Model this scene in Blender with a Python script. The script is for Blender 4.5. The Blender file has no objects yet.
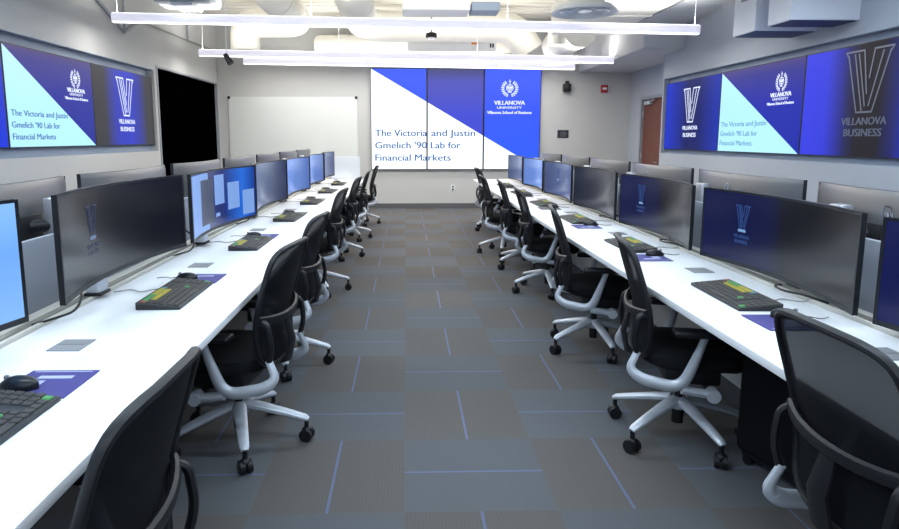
import bpy, bmesh, math, random
from mathutils import Vector, Matrix
random.seed(7)
S = bpy.context.scene
COL = S.collection
PI = math.pi
rad = math.radians

# ------------------------------------------------------------------ materials
def lin(c):
    return tuple((v/12.92 if v <= .04045 else ((v+.055)/1.055)**2.4) for v in [x/255 for x in c])
def mat(name, rgb, rough=.5, metal=0, spec=.5, noise=0, nscale=40, emit=None, estr=0, bump=0, coat=0):
    m = bpy.data.materials.new(name); m.use_nodes = True
    nt = m.node_tree; b = nt.nodes['Principled BSDF']
    c = lin(rgb)+(1,)
    b.inputs['Base Color'].default_value = c
    b.inputs['Roughness'].default_value = rough
    b.inputs['Metallic'].default_value = metal
    b.inputs['Specular IOR Level'].default_value = spec
    b.inputs['Coat Weight'].default_value = coat
    if emit:
        b.inputs['Emission Color'].default_value = lin(emit)+(1,)
        b.inputs['Emission Strength'].default_value = estr
    if noise or bump:
        tc = nt.nodes.new('ShaderNodeTexCoord')
        n = nt.nodes.new('ShaderNodeTexNoise'); n.inputs['Scale'].default_value = nscale
        n.inputs['Detail'].default_value = 4
        nt.links.new(tc.outputs['Object'], n.inputs['Vector'])
        if noise:
            r = nt.nodes.new('ShaderNodeMix'); r.data_type = 'RGBA'
            r.inputs[6].default_value = tuple(v*(1-noise) for v in c[:3])+(1,)
            r.inputs[7].default_value = tuple(min(1, v*(1+noise)) for v in c[:3])+(1,)
            nt.links.new(n.outputs['Fac'], r.inputs[0]); nt.links.new(r.outputs[2], b.inputs['Base Color'])
        if bump:
            bp = nt.nodes.new('ShaderNodeBump'); bp.inputs['Strength'].default_value = bump
            bp.inputs['Distance'].default_value = .002
            nt.links.new(n.outputs['Fac'], bp.inputs['Height']); nt.links.new(bp.outputs[0], b.inputs['Normal'])
    return m
def screen_mat(name, stops, axis='V', strength=1.0, rough=.21, spec=.3):
    """a display emitting a colour ramp across the screen; some monitor ramps paint in reflections (stops: pos, sRGB)"""
    m = bpy.data.materials.new(name); m.use_nodes = True
    nt = m.node_tree; b = nt.nodes['Principled BSDF']
    b.inputs['Base Color'].default_value = (.006, .006, .008, 1)
    b.inputs['Roughness'].default_value = rough
    b.inputs['Specular IOR Level'].default_value = spec
    uv = nt.nodes.new('ShaderNodeUVMap'); sx = nt.nodes.new('ShaderNodeSeparateXYZ')
    nt.links.new(uv.outputs[0], sx.inputs[0])
    r = nt.nodes.new('ShaderNodeValToRGB'); e = r.color_ramp.elements
    while len(e) < len(stops): e.new(.5)
    for k, (p, c) in enumerate(stops):
        e[k].position = p; e[k].color = lin(c)+(1,)
    nt.links.new(sx.outputs[0 if axis == 'U' else 1], r.inputs[0])
    nt.links.new(r.outputs[0], b.inputs['Emission Color'])
    b.inputs['Emission Strength'].default_value = strength
    return m

M = {}
M['wall'] = mat('wall_paint', (196, 197, 197), .85, noise=.02, nscale=6, spec=.2)
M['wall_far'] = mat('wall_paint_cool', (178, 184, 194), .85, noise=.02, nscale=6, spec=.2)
M['trim'] = mat('trim_grey', (150, 156, 164), .5)
M['niche'] = mat('niche_grey_blue', (150, 164, 184), .55)
M['base'] = mat('baseboard_dark', (92, 94, 98), .6)
M['deck'] = mat('ceiling_white', (244, 241, 232), .8, spec=.2)
M['soffit'] = mat('soffit_paint', (206, 208, 212), .85, spec=.2)
M['duct'] = mat('duct_white', (240, 238, 230), .55, spec=.3)
M['lampbody'] = mat('lamp_lens', (236, 236, 244), .45, emit=(224, 222, 240), estr=.5)
M['desk'] = mat('desk_laminate', (242, 244, 247), .38, spec=.4, noise=.01, nscale=3)
M['desk_edge'] = mat('desk_edge', (196, 206, 222), .5)
M['rail'] = mat('rail_beige', (226, 222, 212), .45)
M['railslot'] = mat('rail_slot', (120, 118, 112), .5)
M['divider'] = mat('divider_grey', (158, 164, 176), .5, noise=.015)
M['panel'] = mat('desk_panel', (205, 204, 200), .6)
M['cover'] = mat('cover_plate_grey', (140, 142, 146), .45)
M['black'] = mat('black_plastic', (15, 17, 22), .5)
M['blackfab'] = mat('black_fabric', (17, 18, 22), .9, spec=.2, noise=.25, nscale=160, bump=.25)
M['silver'] = mat('silver_paint', (200, 206, 216), .35, metal=.25)
M['alu'] = mat('aluminium', (175, 178, 186), .32, metal=.75)
M['monback'] = mat('monitor_back', (122, 122, 124), .4, metal=.8)
M['bezel'] = mat('bezel_black', (14, 17, 24), .4)
M['key'] = mat('key_dark', (62, 60, 58), .6)
M['keycase'] = mat('keyboard_case', (38, 40, 44), .5)
M['keyY'] = mat('key_yellow', (172, 158, 52), .5)
M['keyG'] = mat('key_green', (72, 146, 82), .5)
M['keyR'] = mat('key_red', (140, 66, 52), .5)
M['keyB'] = mat('key_cyan', (84, 140, 156), .5)
M['pad'] = mat('mousepad_purple', (72, 68, 136), .7, noise=.03)
M['padwhite'] = mat('mousepad_print', (186, 192, 226), .7)
M['paddark'] = mat('mousepad_grey', (74, 74, 84), .7)
M['mouse'] = mat('mouse_black', (18, 20, 26), .3)
M['door'] = mat('door_wood', (112, 62, 48), .45)
M['red'] = mat('alarm_red', (170, 30, 38), .4)
M['white'] = mat('white_plastic', (235, 236, 238), .4)
M['board'] = mat('whiteboard', (222, 226, 224), .25, spec=.5)
M['blackout'] = mat('black_glass', (1, 1, 2), .9, spec=0)
M['sign'] = mat('sign_navy', (28, 34, 52), .5)
M['orange'] = mat('orange_label', (235, 140, 70), .6)
M['cable'] = mat('cable_black', (24, 24, 26), .5)
M['cablegrey'] = mat('cable_grey', (150, 150, 150), .6)
M['box'] = mat('cabinet_white', (230, 234, 242), .5)
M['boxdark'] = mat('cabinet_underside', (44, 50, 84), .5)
M['chrome'] = mat('chrome', (220, 224, 230), .15, metal=1)
M['lampglow'] = mat('lamp_diffuser', (250, 250, 255), .5, emit=(255, 252, 250), estr=2.2)
def emis(name, rgb, k=1.0): return mat(name, (5, 5, 6), .35, emit=rgb, estr=k)
M['eWhite'] = emis('slide_white', (238, 246, 250), 1.25)
M['eCyan'] = emis('slide_pale_cyan', (172, 232, 250), 1.0)
M['eText'] = emis('slide_text_blue', (66, 104, 168), 1.0)
M['eTextDim'] = emis('slide_text_pale', (96, 150, 190), 1.0)
M['eMark'] = emis('slide_mark_white', (222, 232, 255), 1.0)
M['eMarkDim'] = emis('slide_mark_dim', (84, 92, 112), 1.0)
M['eMarkFaint'] = emis('monitor_mark', (34, 70, 130), .9)
M['eMarkBar'] = emis('monitor_mark_bar', (120, 160, 205), .9)
M['eWin'] = emis('window_light_blue', (118, 156, 218), .95)
M['eMarkGhost'] = emis('monitor_mark_ghost', (36, 46, 80), .9)
M['eMarkGhostBar'] = emis('monitor_mark_ghost_bar', (96, 116, 150), .9)
M['eWinDark'] = emis('window_dark_grey', (48, 58, 84), 1.0)

def mesh_fabric():
    m = mat('chair_mesh', (14, 16, 22), .8, spec=.2)
    nt = m.node_tree; b = nt.nodes['Principled BSDF']; o = nt.nodes['Material Output']
    t = nt.nodes.new('ShaderNodeBsdfTransparent'); x = nt.nodes.new('ShaderNodeMixShader')
    x.inputs[0].default_value = .95
    nt.links.new(t.outputs[0], x.inputs[1]); nt.links.new(b.outputs[0], x.inputs[2]); nt.links.new(x.outputs[0], o.inputs[0])
    return m
M['mesh'] = mesh_fabric()

def carpet():
    T = .603
    m = mat('carpet_tiles', (90, 90, 92), .95, spec=.1)
    nt = m.node_tree; b = nt.nodes['Principled BSDF']; N = nt.nodes.new; L = nt.links.new
    def math_(op, a, bb=None, c=None):
        n = N('ShaderNodeMath'); n.operation = op
        for k, v in enumerate((a, bb, c)):
            if v is None: continue
            if isinstance(v, (int, float)): n.inputs[k].default_value = v
            else: L(v, n.inputs[k])
        return n.outputs[0]
    tc = N('ShaderNodeTexCoord'); sp = N('ShaderNodeSeparateXYZ'); L(tc.outputs['Object'], sp.inputs[0])
    u = math_('DIVIDE', math_('ADD', sp.outputs[0], .012), T); v = math_('DIVIDE', math_('SUBTRACT', sp.outputs[1], 2.908), T)
    fu = math_('FLOOR', u); fv = math_('FLOOR', v)
    par = math_('FLOORED_MODULO', math_('ADD', fu, fv), 2)          # 0 / 1: tile turned
    ru = math_('SUBTRACT', u, fu); rv = math_('SUBTRACT', v, fv)
    across = N('ShaderNodeMix'); L(par, across.inputs[0]); L(ru, across.inputs[2]); L(rv, across.inputs[3])
    d = math_('ABSOLUTE', math_('SUBTRACT', across.outputs[0], .5))
    stripe = math_('LESS_THAN', d, .009)
    # weave lines run with the stripe
    along = math_('SINE', math_('MULTIPLY', across.outputs[0], 260.0))
    nz = N('ShaderNodeTexNoise'); nz.inputs['Scale'].default_value = 190; nz.inputs['Detail'].default_value = 3
    L(tc.outputs['Object'], nz.inputs['Vector'])
    wn = N('ShaderNodeTexWhiteNoise'); wn.noise_dimensions = '2D'
    cv = N('ShaderNodeCombineXYZ'); L(fu, cv.inputs[0]); L(fv, cv.inputs[1]); L(cv.outputs[0], wn.inputs['Vector'])
    c1 = N('ShaderNodeMix'); c1.data_type = 'RGBA'
    c1.inputs[6].default_value = lin((97, 94, 92))+(1,); c1.inputs[7].default_value = lin((95, 97, 101))+(1,)
    L(par, c1.inputs[0])
    c2 = N('ShaderNodeMix'); c2.data_type = 'RGBA'; c2.inputs[7].default_value = lin((104, 112, 142))+(1,)
    L(stripe, c2.inputs[0]); L(c1.outputs[2], c2.inputs[6])
    hsv = N('ShaderNodeHueSaturation'); L(c2.outputs[2], hsv.inputs['Color'])
    val = math_('ADD', math_('ADD', .78, math_('MULTIPLY', nz.outputs['Fac'], .34)),
                math_('ADD', math_('MULTIPLY', along, .035), math_('MULTIPLY', wn.outputs['Value'], .10)))
    L(val, hsv.inputs['Value']); L(hsv.outputs[0], b.inputs['Base Color'])
    bp = N('ShaderNodeBump'); bp.inputs['Strength'].default_value = .3; bp.inputs['Distance'].default_value = .003
    L(nz.outputs['Fac'], bp.inputs['Height']); L(bp.outputs[0], b.inputs['Normal'])
    return m
M['carpet'] = carpet()
def door_wood():
    m = M['door']; nt = m.node_tree; b = nt.nodes['Principled BSDF']
    tc = nt.nodes.new('ShaderNodeTexCoord'); mp = nt.nodes.new('ShaderNodeMapping'); mp.inputs['Scale'].default_value = (6, 6, .7)
    n = nt.nodes.new('ShaderNodeTexNoise'); n.inputs['Scale'].default_value = 4; n.inputs['Detail'].default_value = 6
    r = nt.nodes.new('ShaderNodeValToRGB')
    r.color_ramp.elements[0].color = lin((92, 48, 38))+(1,); r.color_ramp.elements[1].color = lin((132, 78, 60))+(1,)
    nt.links.new(tc.outputs['Object'], mp.inputs[0]); nt.links.new(mp.outputs[0], n.inputs['Vector'])
    nt.links.new(n.outputs['Fac'], r.inputs[0]); nt.links.new(r.outputs[0], b.inputs['Base Color'])
door_wood()

# ------------------------------------------------------------------ mesh building
class MB:
    def __init__(s): s.bm = bmesh.new(); s.uv = None
    def box(s, x0, x1, y0, y1, z0, z1, bev=0, seg=2):
        t = bmesh.new(); bmesh.ops.create_cube(t, size=1)
        for v in t.verts:
            v.co = Vector(((x0+x1)/2+v.co.x*(x1-x0), (y0+y1)/2+v.co.y*(y1-y0), (z0+z1)/2+v.co.z*(z1-z0)))
        if bev: bmesh.ops.bevel(t, geom=t.edges[:], offset=bev, segments=seg, affect='EDGES', profile=.5)
        s.add(t); return s
    def add(s, t, mx=None):
        me = bpy.data.meshes.new('t'); t.to_mesh(me); t.free()
        if mx: me.transform(mx)
        s.bm.from_mesh(me); bpy.data.meshes.remove(me)
    def cyl(s, p, q, r, r2=None, n=20):
        p, q = Vector(p), Vector(q); d = q-p; t = bmesh.new()
        bmesh.ops.create_cone(t, cap_ends=True, segments=n, radius1=r, radius2=r if r2 is None else r2, depth=d.length)
        s.add(t, Matrix.Translation((p+q)/2) @ d.to_track_quat('Z', 'Y').to_matrix().to_4x4()); return s
    def ball(s, c, r, sc=(1, 1, 1), n=16):
        t = bmesh.new(); bmesh.ops.create_uvsphere(t, u_segments=n, v_segments=max(6, n//2), radius=r)
        s.add(t, Matrix.Translation(c) @ Matrix.Diagonal((*sc, 1))); return s
    def tube(s, pts, r, n=10, closed=False, flat=1.0, up=(0, 0, 1), caps=True):
        """swept round/oval section; r scalar or list; flat squeezes along the 'up' side"""
        P = [Vector(p) for p in pts]; K = len(P); R = r if isinstance(r, (list, tuple)) else [r]*K
        rings = []; prev = None
        for i in range(K):
            a = P[(i-1) % K] if (closed or i > 0) else P[i]; b = P[(i+1) % K] if (closed or i < K-1) else P[i]
            t = (b-a).normalized()
            if prev is None:
                u = Vector(up); u = u-t*u.dot(t)
                if u.length < 1e-3: u = Vector((1, 0, 0))-t*t.x
            else: u = prev-t*prev.dot(t)
            u.normalize(); w = t.cross(u); prev = u
            rings.append([s.bm.verts.new(P[i]+R[i]*(math.cos(k*2*PI/n)*u*flat+math.sin(k*2*PI/n)*w)) for k in range(n)])
        for i in range(K if closed else K-1):
            A, B = rings[i], rings[(i+1) % K]
            for k in range(n): s.bm.faces.new((A[k], A[(k+1) % n], B[(k+1) % n], B[k]))
        if caps and not closed:
            s.bm.faces.new(rings[0][::-1]); s.bm.faces.new(rings[-1])
        return s
    def loft(s, rings, cap0=True, cap1=True):
        V = [[s.bm.verts.new(p) for p in r] for r in rings]; n = len(V[0])
        for A, B in zip(V, V[1:]):
            for k in range(n): s.bm.faces.new((A[k], A[(k+1) % n], B[(k+1) % n], B[k]))
        if cap0: s.bm.faces.new(V[0][::-1])
        if cap1: s.bm.faces.new(V[-1])
        return s
    def lathe(s, prof, c=(0, 0, 0), n=32):
        s.loft([[(c[0]+r*math.cos(k*2*PI/n), c[1]+r*math.sin(k*2*PI/n), c[2]+z) for k in range(n)] for r, z in prof]); return s
    def grid(s, f, nu, nv, uv=True):
        V = [[s.bm.verts.new(f(i/nu, j/nv)) for i in range(nu+1)] for j in range(nv+1)]
        lay = s.bm.loops.layers.uv.verify() if uv else None
        for j in range(nv):
            for i in range(nu):
                fc = s.bm.faces.new((V[j][i], V[j][i+1], V[j+1][i+1], V[j+1][i]))
                if uv:
                    for l, (a, b) in zip(fc.loops, ((i, j), (i+1, j), (i+1, j+1), (i, j+1))): l[lay].uv = (a/nu, b/nv)
        return s
    def poly(s, pts):
        s.bm.faces.new([s.bm.verts.new(p) for p in pts]); return s
    def build(s, name, m, parent=None, smooth=True, loc=None, fixn=True):
        if fixn: bmesh.ops.recalc_face_normals(s.bm, faces=s.bm.faces[:])
        me = bpy.data.meshes.new(name); s.bm.to_mesh(me); s.bm.free()
        me.materials.append(m)
        if smooth:
            me.polygons.foreach_set('use_smooth', [True]*len(me.polygons))
            me.set_sharp_from_angle(angle=rad(38))
        o = bpy.data.objects.new(name, me); COL.objects.link(o)
        if parent: o.parent = parent
        if loc: o.location = loc
        return o
def rounded(p0, corner_r=.06, seg=6):
    """round the inner corners of a polyline"""
    P = [Vector(p) for p in p0]; out = [P[0]]
    for a, b, c in zip(P, P[1:], P[2:]):
        r = min(corner_r, (a-b).length*.49, (c-b).length*.49)
        s, e = b+(a-b).normalized()*r, b+(c-b).normalized()*r
        for k in range(seg+1):
            t = k/seg; out.append((1-t)**2*s+2*t*(1-t)*b+t*t*e)
    return out+[P[-1]]
def tag(o, label=None, cat=None, group=None, kind=None):
    if label: o['label'] = label
    if cat: o['category'] = cat
    if group: o['group'] = group
    if kind: o['kind'] = kind
    return o
def empty(name, loc=(0, 0, 0), rz=0, label=None, cat=None, group=None):
    o = bpy.data.objects.new(name, None); COL.objects.link(o)
    o.empty_display_size = .1; o.location = loc; o.rotation_euler = (0, 0, rz)
    return tag(o, label, cat, group)
def copy_tree(o, parent=None):
    c = o.copy(); COL.objects.link(c)
    if parent: c.parent = parent
    for ch in [k for k in o.children]: copy_tree(ch, c)
    return c
def struct(o, label=None): o['kind'] = 'structure'; o['label'] = label or o.name; return o

_tc = {}
def text2d(s, font_bold=False):
    """triangles of a word, normalised to cap height 1 (flat lettering)"""
    if s in _tc: return _tc[s]
    cu = bpy.data.curves.new('txt', 'FONT'); cu.body = s; cu.resolution_u = 3
    ob = bpy.data.objects.new('txt', cu); COL.objects.link(ob)
    dg = bpy.context.evaluated_depsgraph_get(); me = bpy.data.meshes.new_from_object(ob.evaluated_get(dg))
    vs = [v.co.to_2d() for v in me.vertices]; fs = [tuple(p.vertices) for p in me.polygons]
    bpy.data.objects.remove(ob); bpy.data.curves.remove(cu); bpy.data.meshes.remove(me)
    x0 = min(v.x for v in vs); x1 = max(v.x for v in vs)
    out = ([(v.x-x0, v.y) for v in vs], fs, x1-x0)
    _tc[s] = out; return out
CAP = .729
def put_text(mb, s, x, z, width, cap, fy, bold=0):
    vs, fs, w = text2d(s)
    for dx in ((0,) if not bold else (-bold, 0, bold)):
        V = [mb.bm.verts.new(fy(x+dx+vx/w*width, z+vy/CAP*cap)) for vx, vy in vs]
        for f in fs:
            try: mb.bm.faces.new([V[k] for k in f])
            except ValueError: pass
def stroke(mb, a, b, w, fy, n=1):
    a, b = Vector(a), Vector(b); d = (b-a).normalized(); q = Vector((-d.y, d.x))*w/2
    a = a-d*w*.3; b = b+d*w*.3
    mb.poly([fy(*(a+q)), fy(*(a-q)), fy(*(b-q)), fy(*(b+q))])
def v_mark(mb, cx, z0, w, h, t, fy):
    P = lambda x, y: (cx+(x-.5)*w, z0+y*h)
    for a, b in (((0, 1), (.40, 1)), ((.62, 1), (1, 1)), ((0, 1), (.06, .92)), ((1, 1), (.94, .92)), ((.06, .94), (.33, 0)), ((.94, .94), (.66, 0)),
                 ((.33, 0), (.66, 0)), ((.40, 1), (.52, .30)), ((.62, 1), (.55, .55)), ((.20, .95), (.44, .03)), ((.80, .95), (.58, .10)), ((.29, .95), (.50, .10))):
        stroke(mb, P(*a), P(*b), t, fy)
def emblem(mb, cx, cz, r, fy):
    for sg in (-1, 1):                                   # two laurel branches
        for k in range(9):
            a = -PI/2+sg*(.25+k*.27); c = Vector((cx+r*.86*math.cos(a), cz+r*.86*math.sin(a)))
            d = Vector((-math.sin(a), math.cos(a)))*sg; n = Vector((math.cos(a), math.sin(a)))
            for s2 in (-1, 1):
                e = c+d*r*.20+n*s2*r*.17; m1 = c+d*r*.02+n*s2*r*.19
                mb.poly([fy(*c), fy(*m1), fy(*e), fy(*(c+d*r*.16+n*s2*r*.02))])
    for k in range(12):                                  # book and shield in the middle
        a0, a1 = k*PI/6, (k+1)*PI/6
        mb.poly([fy(cx+rr*math.cos(a), cz+r*.05+rr*math.sin(a)) for rr, a in ((r*.46, a0), (r*.46, a1), (r*.38, a1), (r*.38, a0))])
    for x0, x1, y0, y1 in ((-.05, .05, -.3, 1.05), (-.14, .14, .78, .86), (-.34, -.07, -.05, .25), (.07, .34, -.05, .25), (-.25, .25, -.5, -.4), (-.25, .25, -.22, -.13)):
        mb.poly([fy(cx+x*r, cz+y*r) for x, y in ((x0, y0), (x1, y0), (x1, y1), (x0, y1))])

# ------------------------------------------------------------------ room shell
XL, XR, XD, YB, YF, ZC = -3.76, 4.11, 4.56, 13.17, -2.6, 3.8
def wall_with_niche(name, inner, outer, y0, y1, ny0, ny1, nz0, nz1, holes=None):
    mb = MB(); a, b = sorted((inner, outer))
    mb.box(a, b, y0, ny0, 0, ZC); mb.box(a, b, ny0, ny1, 0, nz0); mb.box(a, b, ny0, ny1, nz1, ZC)
    back = outer+(.04 if outer > inner else -.04)
    mb.box(*sorted((outer, back)), ny0, ny1, nz0, nz1)
    return mb
MB_ = MB().box(XL-.4, XD+.3, YF-.2, YB+.3, -.1, 0)
struct(MB_.build('floor', M['carpet'], smooth=False), 'carpet tile floor, quarter turned grey and brown tiles')
# corrugated deck
mb = MB(); prof = []
y = YF-.1
while y < YB+.2:
    prof += [(y, ZC+.05), (y+.10, ZC+.05), (y+.13, ZC), (y+.27, ZC)]; y += .30
mb.grid(lambda u, v: (XL-.4+u*(XD+.7-XL), prof[round(v*(len(prof)-1))][0], prof[round(v*(len(prof)-1))][1]), 1, len(prof)-1, uv=False)
struct(mb.build('ceiling', M['deck'], smooth=False), 'white corrugated ceiling deck')
# left wall: display niche then a black opening
mb = wall_with_niche('wall_left', XL, XL-.14, YF, 9.98, 4.45, 9.90, 1.245, 2.445)
mb.box(XL-.14, XL, 9.90, 9.98, 0, ZC); mb.box(XL-.14, XL, 13.12, YB, 0, ZC)
mb.box(XL-.14, XL, 9.98, 13.12, 2.52, ZC); mb.box(XL-.14, XL, 9.98, 13.12, 0, .35)
struct(mb.build('wall_left', M['wall'], smooth=False), 'light grey left wall')
w1 = struct(MB().box(XL-.06, XL-.04, 9.98, 13.12, .35, 2.52).build('window_1', M['blackout'], smooth=False), 'tall black opening in the left wall')
MB().box(XL-.14, XL+.012, 9.98, 10.02, .35, 2.52).box(XL-.14, XL+.012, 13.09, 13.12, .35, 2.52).box(XL-.14, XL+.012, 10.02, 13.09, 2.49, 2.52).box(XL-.14, XL+.012, 10.02, 13.09, .35, .39).build('window_frame', M['trim'], w1, smooth=False)
# right wall with niche, alcove beyond
mb = wall_with_niche('wall_right', XR, XR+.14, YF, 10.36, 4.75, 10.32, 1.20, 2.37)
mb.box(XR, XR+.14, 10.32, 10.36, 0, ZC)
mb.box(XR+.14, XD+.1, 10.26, 10.36, 0, ZC)
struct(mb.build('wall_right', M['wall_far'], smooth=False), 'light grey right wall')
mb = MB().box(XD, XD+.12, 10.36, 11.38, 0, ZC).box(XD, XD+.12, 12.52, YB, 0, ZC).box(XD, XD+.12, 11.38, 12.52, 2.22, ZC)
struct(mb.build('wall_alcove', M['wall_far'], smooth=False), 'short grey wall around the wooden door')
d = struct(MB().box(XD+.04, XD+.085, 11.44, 12.46, .01, 2.16, .003).build('door_1', M['door'], smooth=False), 'reddish wooden door in the far right corner')
MB().box(XD-.015, XD+.12, 11.38, 11.44, 0, 2.22).box(XD-.015, XD+.12, 12.46, 12.52, 0, 2.22).box(XD-.015, XD+.12, 11.44, 12.46, 2.16, 2.22).build('door_frame', M['trim'], d, smooth=False)
MB().box(XD-.03, XD+.04, 12.02, 12.30, 2.06, 2.13, .008).cyl((XD-.02, 12.1, 2.1), (XD-.02, 11.8, 2.14), .01).build('door_closer', M['silver'], d)
MB().cyl((XD+.04, 11.55, 1.0), (XD-.02, 11.55, 1.0), .012).cyl((XD-.02, 11.55, 1.0), (XD-.02, 11.68, 1.0), .01).build('door_handle', M['chrome'], d)
for z in (.3, 1.1, 1.9):
    MB().cyl((XD+.02, 12.455, z-.05), (XD+.02, 12.455, z+.05), .009, n=10).build('hinge', M['silver'], d)
struct(MB().box(XL-.14, XD+.12, YB, YB+.12, 0, ZC).build('wall_back', M['wall'], smooth=False), 'grey far wall behind the video wall')
struct(MB().box(XL-.14, XR+.14, YF-.12, YF, 0, ZC).build('wall_front', M['wall'], smooth=False), 'wall behind the viewer')
struct(MB().box(XL, XD, YB-.014, YB-.001, 0, .105).build('baseboard_back', M['base'], smooth=False), 'dark baseboard under the video wall')
struct(MB().box(XL+.001, XL+.014, YF, YB-.02, 0, .105).build('baseboard_left', M['base'], smooth=False), 'dark baseboard of the left wall')
struct(MB().box(XR-.014, XR-.001, YF, 10.36, 0, .105).build('baseboard_right', M['base'], smooth=False), 'dark baseboard of the right wall')
# niche linings
struct(MB().box(XL-.139, XL-.001, 4.45, 9.90, 2.437, 2.445).box(XL-.139, XL-.001, 4.45, 9.90, 1.245, 1.251).box(XL-.139, XL-.10, 4.45, 9.90, 1.251, 2.437).build('trim_1', M['niche'], smooth=False), 'blue grey lining of the left display niche')
struct(MB().box(XR+.001, XR+.139, 4.75, 10.32, 2.362, 2.37).box(XR+.001, XR+.139, 4.75, 10.32, 1.20, 1.206).box(XR+.10, XR+.139, 4.75, 10.32, 1.206, 2.362).build('trim_2', M['niche'], smooth=False), 'blue grey lining of the right display niche')
# soffits over the right side
struct(MB().box(3.50, XD, 9.6, YB, 2.75, ZC+.02).box(3.42, XR, YF, 9.6, 3.10, ZC+.02).build('trim_3', M['soffit'], smooth=False), 'grey dropped soffit along the right wall')

# ------------------------------------------------------------------ wall displays
def display(w, h, loc, rz, label, group, scr, extra=None, bez=.012, dep=.06):
    t = empty('display_panel', loc, rz, label, 'screen', group)
    MB().box(-w/2, w/2, 0, dep, 0, h, .003).build('housing', M['bezel'], t, smooth=False)
    MB().grid(lambda u, v: (-w/2+bez+u*(w-2*bez), -.001, bez+v*(h-2*bez)), 1, 1).build('screen', scr, t, smooth=False, fixn=False)
    if extra: extra(t, w, h)
    return t
def flat(dy): return lambda x, z: (x, -dy, z)
def flip(mb):
    for f in mb.bm.faces:
        f.normal_update()
        if f.normal.y > 0: f.normal_flip()
    return mb
def part2d(mb, name, m, t): return flip(mb).build(name, m, t, smooth=False, fixn=False)

BLUE = (46, 66, 200)
sm_main = screen_mat('slide_blue', [(0, (44, 88, 226)), (.6, (52, 82, 232)), (1, (66, 92, 240))], 'V', 1.15, .4, .08)
sm_mid = screen_mat('slide_blue_violet', [(0, (52, 70, 205)), (.55, (66, 76, 205)), (.88, (84, 86, 180)), (1, (80, 82, 120))], 'V', 1.0, .4, .08)
sm_l2 = screen_mat('slide_indigo', [(0, (26, 42, 150)), (.55, (38, 44, 150)), (.9, (64, 62, 138)), (1, (78, 70, 120))], 'V', 1.0, .4, .08)
sm_r2 = screen_mat('slide_blue_deep', [(0, (16, 36, 165)), (.55, (26, 38, 165)), (.9, (52, 52, 140)), (1, (74, 66, 124))], 'V', 1.0, .4, .08)
sm_lv = screen_mat('slide_banded', [(0, (54, 54, 60)), (.16, (56, 56, 62)), (.34, (44, 56, 176)), (.55, (42, 56, 190)), (.72, (46, 54, 150)), (.86, (58, 58, 64)), (1, (60, 60, 64))], 'U', 1.0, .4, .08)
sm_rv = screen_mat('slide_banded_blue', [(0, (22, 50, 195)), (.28, (20, 38, 140)), (.45, (16, 24, 84)), (.66, (16, 26, 96)), (1, (18, 44, 165))], 'U', 1.0, .4, .08)
sm_rd = screen_mat('slide_banded_dark', [(0, (50, 60, 225)), (.2, (52, 60, 215)), (.38, (36, 38, 90)), (.46, (34, 31, 36)), (.62, (32, 30, 36)), (.72, (32, 36, 100)), (.86, (40, 52, 190)), (1, (44, 60, 225))], 'U', .95, .4, .08)
sm_lb = screen_mat('slide_plain_blue', [(0, (20, 50, 210)), (1, (40, 60, 190))], 'V', 1.0, .4, .08)

# back video wall: three portrait panels
BX = [-.712, .426, 1.572, 2.730]; BZ0, BH = .80, 2.02
TW = BX[3]-BX[0]
def back_extra(k):
    def f(t, w, h):
        x0 = BX[k]-BX[0]; b = .012
        top = lambda X: h*(1-X/TW)          # slide edge from top left corner to bottom right
        cx = lambda X: X-x0-w/2
        X0, X1 = x0+b, x0+w-b
        mb = MB(); mb.poly([(cx(X0), -.003, b), (cx(X1), -.003, b), (cx(X1), -.003, max(b+.004, top(X1))), (cx(X0), -.003, min(h-b, top(X0)))])
        part2d(mb, 'slide_white_area', M['eWhite'], t)
        rows = ((('The Victoria', .025, .328), ('and Justin', .355, .613)), (("Gmelich '90", .025, .328), ('Lab for', .352, .528)), (('Financial Ma', .025, .330), ('rkets', .338, .47)))
        if k < 2:
            for (a, z) in zip(rows, (.335, .213, .090)):
                s, f0, f1 = a[k]; mb = MB(); put_text(mb, s, cx(f0*TW), z*h, (f1-f0)*TW, .068*h, flat(.005), .004)
                part2d(mb, 'slide_text', M['eText'], t)
        else:
            mb = MB(); emblem(mb, -.06, h*.805, .165, flat(.005)); part2d(mb, 'slide_emblem', M['eMark'], t)
            mb = MB(); put_text(mb, 'VILLANOVA', -.37, h*.645, .62, .085, flat(.005), .006)
            put_text(mb, 'UNIVERSITY', -.31, h*.605, .50, .05, flat(.005), .003)
            put_text(mb, 'Villanova School of Business', -.51, h*.555, .90, .062, flat(.005), .004)
            part2d(mb, 'slide_lettering', M['eMark'], t)
    return f
for k, (sm, lb) in enumerate(((sm_main, 'left portrait panel of the far video wall, white with blue corner'), (sm_mid, 'middle portrait panel of the far video wall, blue above white'), (sm_main, 'right portrait panel of the far video wall, blue with white crest'))):
    w = BX[k+1]-BX[k]-.006
    display(w, BH, ((BX[k]+BX[k+1])/2, YB-.063, BZ0), 0, lb, 'far video wall panels', sm, back_extra(k), .014)

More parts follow.
